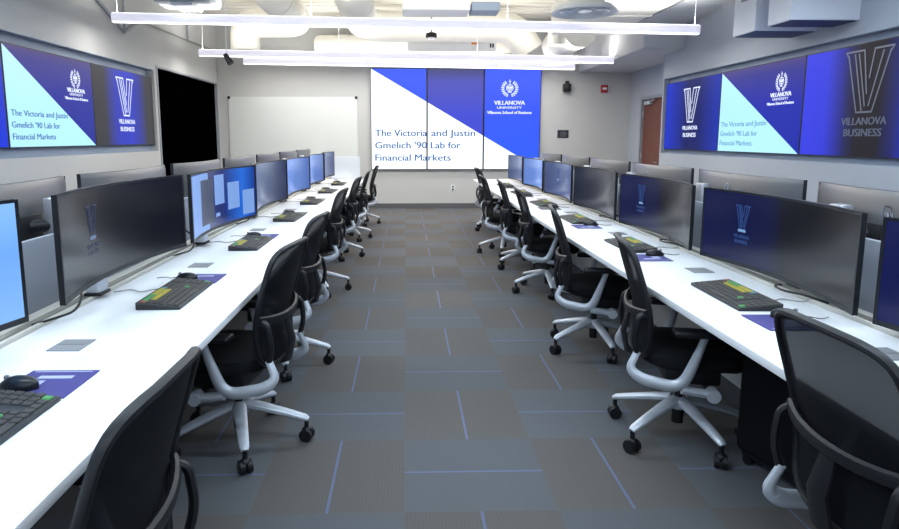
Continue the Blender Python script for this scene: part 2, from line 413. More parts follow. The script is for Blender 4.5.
def slide_side(mtxt):
    def f(t, w, h):
        b = .012
        mb = MB(); mb.poly([(-w/2+b, -.003, b), (w/2-b, -.003, b), (-w/2+b, -.003, h-b*1.5)])
        part2d(mb, 'slide_white_area', M['eCyan'], t)
        for s, z, fw in (('The Victoria and Justin', .315, .60), ("Gmelich '90 Lab for", .20, .50), ('Financial Markets', .085, .44)):
            mb = MB(); put_text(mb, s, -w/2+.035*w, z*h, fw*w, .062*h, flat(.005), .003)
            part2d(mb, 'slide_text', mtxt, t)
        mb = MB(); emblem(mb, w*.27, h*.77, .105, flat(.005)); part2d(mb, 'slide_emblem', M['eMark'], t)
        mb = MB(); put_text(mb, 'VILLANOVA', w*.27-.2, h*.615, .4, .05, flat(.005), .005)
        put_text(mb, 'UNIVERSITY', w*.27-.15, h*.578, .3, .028, flat(.005), .002)
        put_text(mb, 'Villanova School of Business', w*.27-.26, h*.53, .52, .034, flat(.005), .003)
        part2d(mb, 'slide_lettering', M['eMark'], t)
    return f
def v_side(m, s=1.0, cx=0, th=.019):
    def f(t, w, h):
        mb = MB(); v_mark(mb, cx, h*.40, .52*s, .48*s, th, flat(.005)); part2d(mb, 'slide_letter_mark', m, t)
        mb = MB(); put_text(mb, 'VILLANOVA', cx-.25*s, h*.29, .5*s, .062*s, flat(.005), .004); put_text(mb, 'BUSINESS', cx-.21*s, h*.19, .42*s, .062*s, flat(.005), .004)
        part2d(mb, 'slide_lettering', m, t)
    return f
LY = [4.55, 6.28, 8.02, 9.885]
for k, (sm, ex, lb) in enumerate(((sm_lb, v_side(M['eMark']), 'plain blue wall display on the left wall, nearest the camera'),
        (sm_l2, slide_side(M['eText']), 'left wall display with white and indigo lab slide, crest top right'),
        (sm_lv, v_side(M['eMark'], 1.02, -.02), 'left wall display with white V letter on blue band, next to black opening'))):
    display(LY[k+1]-LY[k]-.006, 1.0, (XL-.035, (LY[k]+LY[k+1])/2, 1.34), PI/2, lb, 'left wall displays', sm, ex)
RY = [10.28, 8.49, 6.70, 4.92]
for k, (sm, ex, lb) in enumerate(((sm_rv, v_side(M['eMark'], 1.0, .02), 'right wall display with white V letter on blue, nearest the wooden door'),
        (sm_r2, slide_side(M['eTextDim']), 'right wall display with pale cyan and blue lab slide, crest top right'),
        (sm_rd, v_side(M['eMarkDim'], 1.15, .03, .016), 'right wall display with faint V letter on a dark middle band'))):
    display(RY[k]-RY[k+1]-.006, 1.03, (XR+.035, (RY[k]+RY[k+1])/2, 1.26), -PI/2, lb, 'right wall displays', sm, ex)

# ------------------------------------------------------------------ desks
def desk(side, xf, xb, label):
    """a long double-sided bench: this side's worktop, beige cable rail, divider, the far side's worktop"""
    s = 1 if side == 'right' else -1
    t = empty('trading_desk', (0, 0, 0), 0, label, 'desk', 'long white double desks')
    y0, y1 = -.45, 10.98
    def bx(a, b, *r, bev=0): return MB().box(*sorted((s*a, s*b)), *r, bev)
    bx(xf, xb, y0, y1, .708, .74, bev=.004).build('worktop', M['desk'], t)
    c0 = xb+.005; c1 = c0+.15
    mb = bx(c0, c1, y0, y1, .69, .735)
    mb.box(*sorted((s*(c0+.0), s*(c0+.016))), y0, y1, .735, .752).box(*sorted((s*(c0+.06), s*(c0+.075))), y0, y1, .735, .752)
    mb.build('cable_rail', M['rail'], t, smooth=False)
    bx(c0+.02, c0+.055, y0, y1, .735, .739).build('rail_slot', M['railslot'], t, smooth=False)
    bx(c1, c1+.025, y0+.02, y1-.02, .69, 1.03, bev=.004).build('divider_screen', M['divider'], t)
    bx(c1+.002, c1+.023, y0+.02, y1-.02, .03, .69).build('spine_panel', M['panel'], t, smooth=False)
    d0 = c1+.025
    bx(d0, d0+.12, y0, y1, .69, .735).build('cable_rail', M['rail'], t, smooth=False)
    bx(d0+.125, d0+.78, y0, y1, .708, .74, bev=.004).build('worktop', M['desk'], t)
    y = 10.70 if side == 'left' else 10.95
    while y > -.5:
        MB().box(*sorted((s*(xb-.05), s*(c1+.001))), y-.018, y+.018, .002, .69).box(*sorted((s*(d0+.001), s*(d0+.45))), y-.018, y+.018, .002, .69).build('leg_panel', M['panel'], t, smooth=False)
        y -= 2.67
    return t, s
dl, _ = desk('left', .712, 1.365, 'long white double-sided desk along the left of the aisle')
dr, _ = desk('right', 1.15, 1.735, 'long white double-sided desk along the right of the aisle')
def cover(t, x, y):
    return MB().box(x-.055, x+.055, y-.06, y+.06, .7405, .7445, .002).box(x-.045, x+.045, y-.004, y+.004, .7445, .746).build('power_cover', M['cover'], t)
for k in range(7): cover(dl, -1.14, 2.13+1.385*k)
for k in range(7): cover(dr, 1.56, 1.97+1.335*k)

# ------------------------------------------------------------------ monitors
MW, SAG = 1.24, .075
def curve_y(x): return SAG*(1-(x/(MW/2))**2)
def monitor(h, zb, loc, rz, label, group, scr, extra=None, back=0):
    """curved ultrawide on a column; origin on the rail under its column, faces -Y"""
    t = empty('curved_monitor', loc, rz, label, 'monitor', group); n = 20
    off = -.115-SAG                                        # screen ends ahead of the column
    X = lambda u: -MW/2+u*MW
    fy = lambda x, d=0: off+curve_y(x)+d
    def shell():
        mb = MB(); rings = []
        for i in range(n+1):
            x = X(i/n); y = fy(x); th = .018+.022*(1-abs(2*i/n-1)**3)
            rings.append([(x, y, zb), (x, y+th*.6, zb), (x, y+th, zb+.03), (x, y+th, zb+h-.03), (x, y+th*.6, zb+h), (x, y, zb+h)])
        return mb.loft(rings)
    shell().build('shell', M['monback'], t)
    b = .010
    # black bezel ring round the screen and the lit screen itself
    mb = MB()
    for z0, z1 in ((zb, zb+b*1.9), (zb+h-b, zb+h)):
        mb.grid(lambda u, v: (X(u), fy(X(u), -.004), z0+v*(z1-z0)), n, 1, uv=False)
    for u0, u1 in ((0, .011), (.989, 1)):
        mb.grid(lambda u, v: (X(u0+u*(u1-u0)), fy(X(u0+u*(u1-u0)), -.004), zb+v*h), 1, 1, uv=False)
    for i in range(n):                                     # rim back to the shell
        a, c = X(i/n), X((i+1)/n)
        for z in (zb, zb+h): mb.poly([(a, fy(a, -.004), z), (c, fy(c, -.004), z), (c, fy(c, .012), z), (a, fy(a, .012), z)])
    for a in (-MW/2-.0005, MW/2+.0005): mb.poly([(a, fy(a, -.004), zb), (a, fy(a, -.004), zb+h), (a, fy(a, .017), zb+h), (a, fy(a, .017), zb)])
    mb.build('bezel', M['bezel'], t, smooth=False)
    MB().grid(lambda u, v: (X(.008+u*.984), fy(X(.008+u*.984), -.003), zb+b+v*(h-2*b)), n, 2).build('screen', scr, t, fixn=False)
    # column stand with clamp plate and neck
    st = MB().box(back-.045, back+.045, -.035, .03, .012, zb+h*.80, .01).build('stand_column', M['alu'] if back else M['silver'], t)
    MB().box(back-.05, back+.05, -.04, .035, 0, .014, .003).build('stand_clamp', M['black'], st)
    MB().cyl((back, .0, zb+h*.45), (back*.6, fy(0, .03), zb+h*.45), .03).box(back*.6-.09, back*.6+.09, fy(0, .03), fy(0, .045), zb+h*.12, zb+h*.60, .006).build('stand_neck', M['black'], t)
    # round maker's badge on the back: ring with two slanted strokes
    mb = MB(); q = lambda x, z: (x, fy(x, .0425), z); cz = zb+h*.74; r = .034
    for k in range(24):
        a0, a1 = k*PI/12, (k+1)*PI/12
        mb.poly([q(rr*math.cos(a), cz+rr*math.sin(a)) for rr, a in ((r, a0), (r, a1), (r*.84, a1), (r*.84, a0))])
    for dx, z0, z1 in ((-.012, -.014, .026), (.002, -.014, .008), (.009, -.026, .012), (.02, -.006, .012)):
        stroke(mb, (-dx-.004, cz+z0), (-dx+.004, cz+z1), .0045, q)
    mb.build('badge', M['chrome'], t, smooth=False)
    if extra: extra(t, h, zb, fy)
    return t
def mark_on(cx, m1='eMarkFaint', m2='eMarkBar'):
    def f(t, h, zb, fy):
        q = lambda x, z: (x, fy(x, -.0042), z)
        mb = MB(); v_mark(mb, cx, zb+h*.50, .11, .12, .006, q); flip(mb).build('screen_letter_mark', M[m1], t, smooth=False, fixn=False)
        mb = MB(); mb.poly([q(cx-.03, zb+h*.465), q(cx+.03, zb+h*.465), q(cx+.03, zb+h*.50), q(cx-.03, zb+h*.50)])
        flip(mb).build('screen_bar', M[m2], t, smooth=False, fixn=False)
        mb = MB(); put_text(mb, 'VILLANOVA', cx-.06, zb+h*.38, .12, .018, q, .001); put_text(mb, 'BUSINESS', cx-.05, zb+h*.31, .10, .018, q, .001)
        flip(mb).build('screen_lettering', M[m1], t, smooth=False, fixn=False)
    return f
def windows_on(t, h, zb, fy):
    def rect(mb, u0, u1, v0, v1, d):
        for i in range(4):
            a, c = [(-.5+u0+(u1-u0)*k/4)*MW for k in (i, i+1)]
            mb.poly([(a, fy(a, -d), zb+v0*h), (c, fy(c, -d), zb+v0*h), (c, fy(c, -d), zb+v1*h), (a, fy(a, -d), zb+v1*h)])
        return mb
    flip(rect(MB(), .02, .36, .05, .96, .0042)).build('screen_window', M['eWin'], t, smooth=False, fixn=False)
    flip(rect(MB(), .22, .44, .14, .86, .0048)).build('screen_window', M['eWinDark'], t, smooth=False, fixn=False)
    for u0, u1, v0, v1 in ((.46, .60, .40, .90), (.65, .80, .26, .74), (.84, .975, .10, .56), (.47, .53, .20, .26)):
        flip(rect(MB(), u0, u1, v0, v1, .0050)).build('screen_window', M['eWin'], t, smooth=False, fixn=False)
sD = screen_mat('monitor_dark', [(0, (14, 17, 28)), (1, (12, 14, 24))], 'U', .8)
sNavy = screen_mat('monitor_navy', [(0, (9, 15, 66)), (.42, (9, 14, 60)), (.52, (8, 9, 20)), (1, (8, 8, 12))], 'U', .9)
sNavyFull = screen_mat('monitor_navy_full', [(0, (10, 18, 76)), (1, (10, 16, 64))], 'U', .9)
sLight = screen_mat('monitor_pale_blue', [(0, (130, 182, 244)), (.6, (110, 166, 240)), (1, (134, 188, 246))], 'V', 1.0)
sBlue = screen_mat('monitor_blue', [(0, (84, 124, 205)), (.5, (92, 134, 214)), (1, (70, 104, 180))], 'U', .85)  # bluish reflections on the far screens, painted in as emission
sGrey = screen_mat('monitor_grey_blue', [(0, (72, 92, 140)), (.4, (88, 108, 150)), (1, (44, 56, 92))], 'U', .75)  # blank screen: grazing reflection put into the emission ramp
sDesk = screen_mat('monitor_desktop', [(0, (18, 36, 92)), (.6, (14, 36, 110)), (.85, (30, 104, 215)), (1, (14, 50, 140))], 'U', .9)
sMid = screen_mat('monitor_mid_blue', [(0, (46, 66, 118)), (.5, (56, 80, 136)), (1, (34, 54, 108))], 'U', .85)  # blue partly reflected sheen, painted into the glow
sDull = screen_mat('monitor_dull_grey', [(0, (30, 36, 56)), (.5, (50, 54, 70)), (1, (26, 28, 38))], 'U', .75)  # blank screen, its grey reflected sheen painted as emission
LM = [(sLight, None, 'monitor with pale blue screen at left desk, nearest the camera, cut by frame', .87, -.125, 0),
      (sD, mark_on(-.27, 'eMarkGhost', 'eMarkGhostBar'), 'wide dark monitor with a faint V letter on the left desk', .862, -.14, 0),
      (sDesk, windows_on, 'monitor showing overlapping light windows on a blue desktop, left desk', .855, -.09, 3),
      (sGrey, None, 'grey-blue blank monitor just beyond the one with open windows, left desk', .85, -.12, 0),
      (sBlue, None, 'bright blue monitor, fifth from the camera on the left desk', .84, -.11, 1.5),
      (sBlue, None, 'bright blue monitor, second from far end of the left desk', .84, -.11, 0),
      (sMid, None, 'dull blue monitor, last at the far end of the left desk', .84, -.10, 0)]
LCY = [1.36, 2.82, 4.20, 5.60, 7.00, 8.40, 9.80]
for k, (sc, ex, lb, zb, dx, yaw) in enumerate(LM):
    x = -1.19+(-.115-SAG)                    # column X so that the screen ends sit at X = -1.19
    monitor(.385, zb-.752, (x+(-.115-dx)*0+(.03 if k > 1 else 0), LCY[k], .752), PI/2+rad(-yaw), lb, 'monitors facing the aisle on the left desk', sc, ex)
RM = [(sNavyFull, None, 'navy monitor at the right frame edge, nearest the camera on right desk'),
      (sNavy, mark_on(-.30), 'large navy and black monitor with V letter, foreground of right desk'),
      (sNavy, mark_on(-.32), 'navy and black V letter monitor behind the foreground one, right desk'),
      (sDull, None, 'grey blank monitor, fourth from the camera on the right desk'),
      (sMid, mark_on(-.2), 'blue monitor with a dim V letter, third from far end of right desk'),
      (sBlue, None, 'brighter blue monitor, second from the far end of right desk'),
      (sMid, None, 'grey-blue monitor, last at the far end of the right desk')]
for k, (sc, ex, lb) in enumerate(RM):
    monitor(.38, .79-.752, (1.65+.115+SAG, 1.53+1.365*k-(.02 if k == 1 else 0), .752), -PI/2, lb, 'monitors facing the aisle on the right desk', sc, ex)
ords = ['first', 'second', 'third', 'fourth', 'fifth', 'sixth', 'seventh', 'eighth']
for k in range(7):
    monitor(.36, .885-.735, (-1.60, 2.76+1.40*k, .735), -PI/2, 'silver-backed monitor facing the left wall, %s from the camera' % ords[k], 'monitors facing away on the left desk', sNavyFull, None, -.19)
for k in range(6):
    monitor(.36, .855-.735, (1.97, 2.65+1.37*k, .735), PI/2, 'silver-backed monitor facing the right wall, %s from the camera' % ords[k], 'monitors facing away on the right desk', sNavyFull, None, .19)
# end screen panel of the left desk
t = empty('end_screen', (-1.02, 10.90, .7405), 0, 'pale grey upright screen panel across the far end of left desk', 'desk screen')
MB().box(-.24, .24, -.012, .012, .012, .39, .004).build('screen_panel', M['box'], t)
for x in (-.18, .18): MB().box(x-.03, x+.03, -.03, .03, 0, .018, .003).build('foot', M['alu'], t)

# ------------------------------------------------------------------ keyboards, mice, pads
KW, KD = .48, .18
def kz(y): return .012+(y+KD/2)/KD*.016
def keyboard(loc, rz, label, group, detailed):
    t = empty('keyboard', loc, rz, label, 'keyboard', group)
    mb = MB(); rings = []
    for x, g in ((-KW/2, .004), (-KW/2+.004, 0), (KW/2-.004, 0), (KW/2, .004)):
        rings.append([(x, -KD/2+g, g*.5), (x, KD/2-g, g*.5), (x, KD/2-g, .030-g), (x, -KD/2+g, .012-g*.5)])
    mb.loft(rings).build('case', M['keycase'], t, smooth=False)
    rows = 6; kb = {}
    for r in range(rows):
        y = -KD/2+.022+r*.0275; x = -KW/2+.016
        while x < KW/2-.02:
            wk = .0235
            if r == 0 and abs(x+.05) < .03: wk = .12
            kx = x; x += wk+.004
            if -.005 < (kx-.135) < .012: continue
            m = 'key'
            if r == 5: m = 'keyR' if kx < -.2 else ('keyG' if kx < -.10 else ('keyY' if kx < .0 else ('keyB' if kx < .05 else 'key')))
            if r == 4: m = 'keyY' if -.17 < kx < .02 else 'key'
            if (r == 2 and .06 < kx < .09) or (r == 0 and kx > .2): m = 'keyG'
            kb.setdefault(m, []).append((kx, y, wk))
    for m, ks in kb.items():
        if detailed:
            for kx, y, wk in ks:
                key = 'k%.3f' % wk
                if key not in KEYMESH:
                    o = MB().box(0, wk, 0, .0235, 0, .007, .0022, 1).build('key', M['key']); KEYMESH[key] = o.data; bpy.data.objects.remove(o)
                if (key, m) not in KEYMESH:
                    d2 = KEYMESH[key].copy(); d2.materials.clear(); d2.materials.append(M[m]); KEYMESH[(key, m)] = d2
                o = bpy.data.objects.new('key', KEYMESH[(key, m)]); COL.objects.link(o); o.parent = t
                o.location = (kx, y-.011, kz(y)-.003); o.rotation_euler.x = math.atan(.016/KD)
        else:
            mb = MB()
            for kx, y, wk in ks: mb.box(kx, kx+wk, y-.011, y+.012, kz(y)-.003, kz(y)+.005)
            tag(mb.build('keys', M[m], t, smooth=False), kind='stuff')
    # lead to the rail
    pts = [(KW*.2, KD/2-.004, .012), (KW*.2, KD/2+.05, .008), (KW*.1, KD/2+.09, .006), (KW*.24, KD/2+.16, .006), (KW*.12, KD/2+.215, .006)]
    MB().tube(rounded(pts, .04, 4), .003, 6).build('cable', M['cablegrey'], t)
    return t
KEYMESH = {}
def mousepad(loc, rz, label, group, dark):
    t = empty('mouse_pad', loc, rz, label, 'mouse pad', group)
    MB().box(-.105, .105, -.10, .10, 0, .004, .0015).build('pad', M['paddark' if dark else 'pad'], t, smooth=False)
    if not dark:
        mb = MB()
        for x0, x1, y0, y1 in ((-.06, .02, .015, .06), (.035, .058, -.05, .05), (.088, .094, -.085, .085)):
            mb.poly([(x0, y0, .0046), (x1, y0, .0046), (x1, y1, .0046), (x0, y1, .0046)])
        for f in mb.bm.faces:
            f.normal_update()
            if f.normal.z < 0: f.normal_flip()
        mb.build('printed_mark', M['padwhite'], t, smooth=False, fixn=False)
    return t
def mouse(loc, rz, label, group):
    t = empty('computer_mouse', loc, rz, label, 'mouse', group); mb = MB(); rings = []
    for i in range(11):
        u = i/10; y = -.058+.116*u; w = .033*(max(.02, 1-abs(2*u-1)**2.6))**.5; hh = .036*(max(.03, 1-abs(1.85*u-.80)**2.2))**.5
        rings.append([(w*math.cos(a), y, hh*max(0, math.sin(a))**.8 if math.sin(a) > 0 else 0) for a in [PI*k/10 for k in range(11)]])
    mb.loft(rings).build('body', M['mouse'], t)
    MB().cyl((-.003, .034, .0285), (.003, .034, .0285), .008, n=12).build('wheel', M['cover'], t)
    MB().tube(rounded([(0, .054, .010), (0, .085, .004), (.03, .12, .003), (0, .16, .003)], .03, 4), .002, 6).build('cable', M['cable'], t)
    return t
for k in range(7):
    y = 1.43+1.39*k; nm = ords[k]
    keyboard((-1.025, y, .7405), PI/2+rad(random.uniform(-2, 2)), 'black keyboard with coloured keys on the left desk, %s from the camera' % nm, 'keyboards on the left desk', k < 3)
    mousepad((-1.03, y+.35, .7405), PI/2, ('purple printed mouse pad' if k < 3 else 'dark mouse pad')+' on the left desk, %s from the camera' % nm, 'mouse pads on the left desk', k > 2)
    mouse((-1.09, y+.315, .7450), PI/2+rad(random.uniform(-12, 12)), 'black mouse on the left desk, %s from the camera' % nm, 'mice on the left desk')
for k in range(6):
    y = 2.735+1.335*k; nm = ords[k]
    keyboard((1.45, y, .7405), -PI/2+rad(random.uniform(-2, 2)), 'black keyboard with coloured keys on the right desk, %s from the camera' % nm, 'keyboards on the right desk', k < 3)
    mousepad((1.43, y-.40, .7405), -PI/2, ('purple printed mouse pad' if k < 3 else 'dark mouse pad')+' on the right desk, %s from the camera' % nm, 'mouse pads on the right desk', k > 2)
    mouse((1.485, y-.34, .7450), -PI/2+rad(random.uniform(-10, 10)), 'black mouse on the right desk, %s from the camera' % nm, 'mice on the right desk')

# monitor leads lying in the rail
def lead(pts, label, grp, r=.005):
    o = MB().tube(rounded(pts, .08, 6), r, 8).build('monitor_cable', M['cable']); return tag(o, label, 'cable', grp)
for k in range(1, 4):
    y = LCY[k]-.33
    lead([(-1.405, y-.13, .7455), (-1.34, y-.09, .760), (-1.30, y, .765), (-1.30, y+.06, .83), (-1.40, y+.10, .90)], 'black lead under the left desk monitor, %s from the camera' % ords[k], 'monitor leads on the left desk')
for k in range(0, 4):
    y = 1.53+1.365*k-.5
    lead([(1.79, y+.55, .7455), (1.71, y+.48, .760), (1.68, y+.36, .764), (1.73, y+.26, .766), (1.79, y+.20, .7455)], 'black lead curled below the right desk monitor, %s from the camera' % ords[k], 'monitor leads on the right desk')

# ------------------------------------------------------------------ chairs
def super_ring(a, b, z, n=36, e=3.2, cy=0, droop=None):
    out = []
    for k in range(n):
        t = 2*PI*k/n; c, s = math.cos(t), math.sin(t)
        x = a*math.copysign(abs(c)**(2/e), c); y = b*math.copysign(abs(s)**(2/e), s)
        zz = z-(.035*max(0, y/b-.45)**2*3 if droop else 0)
        out.append((x, y+cy, zz))
    return out
def back_pt(u, v):
    """u -1..1 across, v 0..1 up; outline is a rounded, slightly waisted panel leaning back"""
    z = .43+v*.545
    y = -.226-.020*v-.095*max(0, v-.25)**1.5+.012*math.sin(v*PI*1.6)
    W = .203+.031*math.sin(min(1, v*1.15)*PI*.62)
    t = abs(2*v-1); hw = W*(max(0, 1-t**9))**(1/3.2)
    x = u*hw
    return Vector((x, y+.040*(x/.24)**2, z))
def make_chair():
    t = empty('office_chair', (0, 0, 0)); tag(t, 'chair', 'chair', 'black mesh office chairs')
    MB().loft([super_ring(.215, .205, .405, cy=.03, droop=1), super_ring(.245, .238, .425, cy=.03, droop=1), super_ring(.25, .243, .455, cy=.03, droop=1),
               super_ring(.24, .232, .476, cy=.03, droop=1), super_ring(.19, .185, .484, cy=.03, droop=1), super_ring(.08, .08, .482, cy=.03, droop=1)]).build('seat', M['blackfab'], t)
    nv = 22
    vv = lambda v: .5-.5*math.cos(PI*v)
    MB().grid(lambda u, v: back_pt(2*u-1, vv(v)), 12, nv, uv=False).build('backrest', M['mesh'], t)
    edge = [back_pt(1, vv(k/nv)) for k in range(1, nv)]+[back_pt(1-2*k/8, 1) for k in range(1, 8)]
    L = [back_pt(1, vv(k/30)) for k in range(31)]; R = [back_pt(-1, vv(k/30)) for k in range(30, -1, -1)]
    loop = []
    for p in L[1:-1]+R[1:-1]:
        if not loop or (p-loop[-1]).length > .012: loop.append(p)
    MB().tube(loop, .0105, 8, closed=True, flat=1.3, up=(0, 1, 0)).build('backrest_frame', M['black'], t)
    # lumbar hoop behind the back
    z = .665; pts = []
    for k in range(15):
        a = -1+2*k/14; p = back_pt(a, (z-.43)/.545)
        pts.append((p.x*1.02, p.y-.012-.024*(abs(a) > .95)*0-.016*(1-abs(a)**3), z-.02*(1-a*a)))
    MB().tube(pts, .013, 8, flat=1.6).build('lumbar_support', M['black'], t)
    # lower spine plate that ties back to the frame
    MB().tube([(0, -.250, .62), (0, -.272, .52), (0, -.252, .43), (0, -.12, .385)], [.03, .04, .045, .05], 10, flat=.35, up=(0, 1, 0)).build('back_spine', M['black'], t)
    for s in (-1, 1):
        path = rounded([(s*.272, .035, .592), (s*.268, .0, .48), (s*.255, -.05, .335), (s*.232, -.22, .365), (s*.216, -.272, .405), (s*.206, -.236, .485)], .085, 6)
        n = len(path); rr = [.013+.010*math.sin(PI*k/(n-1)) for k in range(n)]
        sf = MB().tube(path, rr, 10, flat=1.25, up=(0, 1, 0)).cyl((s*.22, .085, .315), (s*.272, .085, .315), .030).tube([(s*.256, -.05, .335), (s*.25, .085, .315)], .02, 8).build('side_frame', M['silver'], t)
        MB().box(s*.28-.040, s*.28+.040, -.105, .115, .588, .616, .012, 3).build('armrest_pad', M['black'], t)
        MB().tube(rounded([(s*.218, back_pt(1, .43).y-.004, .665), (s*.226, -.243, .652), (s*.222, -.258, .55), (s*.208, -.238, .472)], .045, 5), .0115, 8, flat=1.2, up=(0, 1, 0)).build('back_bracket', M['black'], t)
    MB().box(-.17, .17, -.10, .14, .325, .408, .012).cyl((-.24, .085, .315), (.24, .085, .315), .016).build('seat_mechanism', M['black'], t)
    MB().cyl((0, 0, .075), (0, 0, .20), .027).cyl((0, 0, .20), (0, 0, .36), .019).build('gas_column', M['black'], t)
    MB().lathe([(.034, .145), (.05, .155), (.052, .19), (.034, .205)], n=24).build('base_hub', M['silver'], t)
    for k in range(5):
        a = 2*PI*k/5; ca, sa = math.cos(a), math.sin(a)
        pts = [(ca*r, sa*r, z) for r, z in ((.03, .190), (.12, .170), (.22, .143), (.31, .116), (.326, .106))]
        lg = MB().tube(pts, [.034, .030, .026, .022, .016], 10, flat=.72).build('base_leg', M['silver'], t)
        c = Vector((ca*.318, sa*.318, 0)); b = a+.9*(k-2); wx = Vector((math.cos(b), math.sin(b), 0))
        mb = MB()
        for s in (-1, 1):
            q = c+wx*s*.016; mb.cyl(q+Vector((0, 0, .031))-wx*.011, q+Vector((0, 0, .031))+wx*.011, .031, n=20)
        mb.cyl(c+Vector((0, 0, .03)), c+Vector((0, 0, .105)), .011, n=10).ball(c+Vector((0, 0, .05)), .026, (1, 1, .8), 12)
        mb.build('caster', M['black'], lg)
    return t
proto = make_chair()
# right row: chairs face the right desk (+X); left row: face the left desk (-X)
RC = [(1.345, 1.54, 1, 0, 'black mesh chair in the right foreground, cut by frame edge'),
      (1.315, 2.92, -11, 66, 'black mesh chair with silver base beside the pedestal, right desk'),
      (1.29, 4.25, -10, 60, 'third black mesh chair from the camera at the right desk'),
      (1.33, 5.90, -2, 50, 'fourth black mesh chair from the camera at the right desk'),
      (1.33, 7.05, -3, 62, 'fifth black mesh chair from the camera at the right desk'),
      (1.24, 7.97, 0, 40, 'second black mesh chair from the far end of the right desk'),
      (1.40, 10.0, 5, 60, 'black mesh chair at the far end of the right desk')]
LC = [(-.78, 1.25, -1, 20, 'black mesh chair in the left foreground, cut by frame bottom'),
      (-.80, 2.92, -9, 0, 'black mesh chair behind the left foreground one, silver base in full view'),
      (-.82, 3.98, -7, 0, 'third black mesh chair from the camera at the left desk'),
      (-.87, 5.95, -5, 10, 'fourth black mesh chair from the camera at the left desk'),
      (-.86, 7.72, -5, 0, 'fifth black mesh chair from the camera at the left desk'),
      (-.83, 9.12, 0, 15, 'second black mesh chair from the far end of the left desk'),
      (-.78, 10.75, 6, 0, 'black mesh chair at the far end of left desk, pulled out')]
first = True
for row, rot in ((RC, -PI/2), (LC, PI/2)):
    for k, (x, y, yaw, base, lb) in enumerate(row):
        o = proto if first else copy_tree(proto); first = False
        o.location = (x, y, 0); o.rotation_euler = (0, 0, rot+rad(yaw))
        for ch in o.children:                                       # the five-star base swivels on its own
            if ch.name.startswith('base_leg'): ch.rotation_euler.z = rad(base)-rot-rad(yaw)
        tag(o, lb, 'chair', 'mesh chairs along the right desk' if rot < 0 else 'mesh chairs along the left desk')

# pedestal under the right desk
t = empty('mobile_pedestal', (1.655, 2.47, 0), rad(17), 'black rounded mobile pedestal under right desk beside foreground chair', 'pedestal')
MB().box(-.11, .11, -.26, .26, .055, .60, .03, 4).build('body', M['blackfab'], t)
MB().box(-.09, .09, -.23, .23, .035, .06, .005).build('plinth', M['black'], t)
for x in (-.08, .08):
    for y in (-.2, .2): MB().cyl((x-.012, y, .022), (x+.012, y, .022), .022, n=14).cyl((x, y, .02), (x, y, .05), .008, n=8).build('caster', M['black'], t)

# ------------------------------------------------------------------ back wall things
t = empty('whiteboard', (-2.27, YB-.002, .92), 0, 'large frameless white writing board on the far wall', 'whiteboard')
MB().box(-1.29, 1.29, -.018, 0, 0, 1.335, .004).build('board', M['board'], t, smooth=False)
for x in (-1.27, 1.27): MB().cyl((x, -.018, 1.32), (x, -.035, 1.32), .03).build('corner_clip', M['black'], t)
t = empty('wall_camera', (3.24, YB, 2.36), 0, 'small black speaker high on far wall, right of video wall', 'speaker')
MB().box(-.075, .075, -.16, -.02, 0, .16, .02).ball((0, -.16, .07), .055).build('body', M['black'], t)
MB().box(-.02, .06, -.03, 0, .06, .22, .005).build('bracket', M['black'], t)
t = empty('fire_alarm', (4.02, YB, 2.35), 0, 'red fire alarm high on the far wall near the door', 'alarm')
MB().box(-.07, .07, -.05, 0, 0, .15, .012).build('housing', M['red'], t)
MB().box(-.045, .045, -.062, -.05, .055, .10, .006).build('strobe_lens', M['white'], t)
t = empty('wall_sign', (3.21, YB, 1.44), 0, 'small dark room sign on the far wall right of video wall', 'sign')
MB().box(-.115, .115, -.012, 0, 0, .16, .004).build('plate', M['sign'], t, smooth=False)
mb = MB()
for z, w in ((.115, .07), (.085, .085), (.06, .075), (.035, .06)): mb.box(-w*.8, w*.8, -.0135, -.012, z-.003, z+.003)
mb.build('printed_lines', M['cover'], t, smooth=False)
t = empty('wall_outlet', (.96, YB, .36), 0, 'white wall outlet plate below the video wall', 'outlet')
MB().box(-.04, .04, -.008, 0, 0, .12, .003).build('plate', M['white'], t)
MB().box(-.018, .018, -.011, -.008, .015, .05, .004).box(-.018, .018, -.011, -.008, .07, .105, .004).build('socket', M['base'], t)

# ------------------------------------------------------------------ ceiling things
def pendant(x0, x1, y, z, label, skew=0, power=1.0, col=(1, .97, .93), up=1.0):
    L = x1-x0
    t = empty('pendant_light', ((x0+x1)/2, y, z), 0, label, 'pendant lamp', 'linear pendant lamps')
    t.rotation_euler = (0, rad(skew), 0)
    MB().box(-L/2, L/2, -.035, .035, .012, .105, .004).build('housing', M['lampbody'], t, smooth=False)
    MB().box(-L/2+.01, L/2-.01, -.031, .031, 0, .012).build('diffuser', M['lampglow'], t, smooth=False)
    MB().box(-L/2+.01, L/2-.01, -.025, .025, .105, .110).build('upper_diffuser', M['lampglow'], t, smooth=False)
    for f in (-.5, -.17, .17, .5):
        x = f*(L-.12); MB().cyl((x, 0, .105), (x, 0, ZC-z+.05), .006, n=8).build('hanger', M['white'], t)
    for nm, dz, rx, p in (('down', -.006, 0, power), ('up', .118, PI, power*up)):
        l = bpy.data.lights.new('lamp_light_'+nm, 'AREA'); l.shape = 'RECTANGLE'; l.size = L-.05; l.size_y = .06
        l.energy = p*LAMP*L; l.color = col
        o = bpy.data.objects.new('lamp_light_'+nm, l); COL.objects.link(o); o.parent = t; o.location = (0, 0, dz); o.rotation_euler = (rx, 0, 0)
    return t
LAMP = 12
WARM, COOL = (1, .97, .91), (.70, .85, 1.0)
pendant(-3.45, 3.54, 7.9, 2.73, 'longest white linear pendant lamp, nearest in view', .9, 1.0, WARM, .52)
pendant(-3.42, 3.50, 11.0, 2.73, 'white linear pendant lamp in the middle of the three', .8, 1.0, WARM, .52)
pendant(-3.05, 3.22, 12.45, 2.77, 'shortest white linear pendant lamp, right before video wall', .8, .55, WARM, .6)
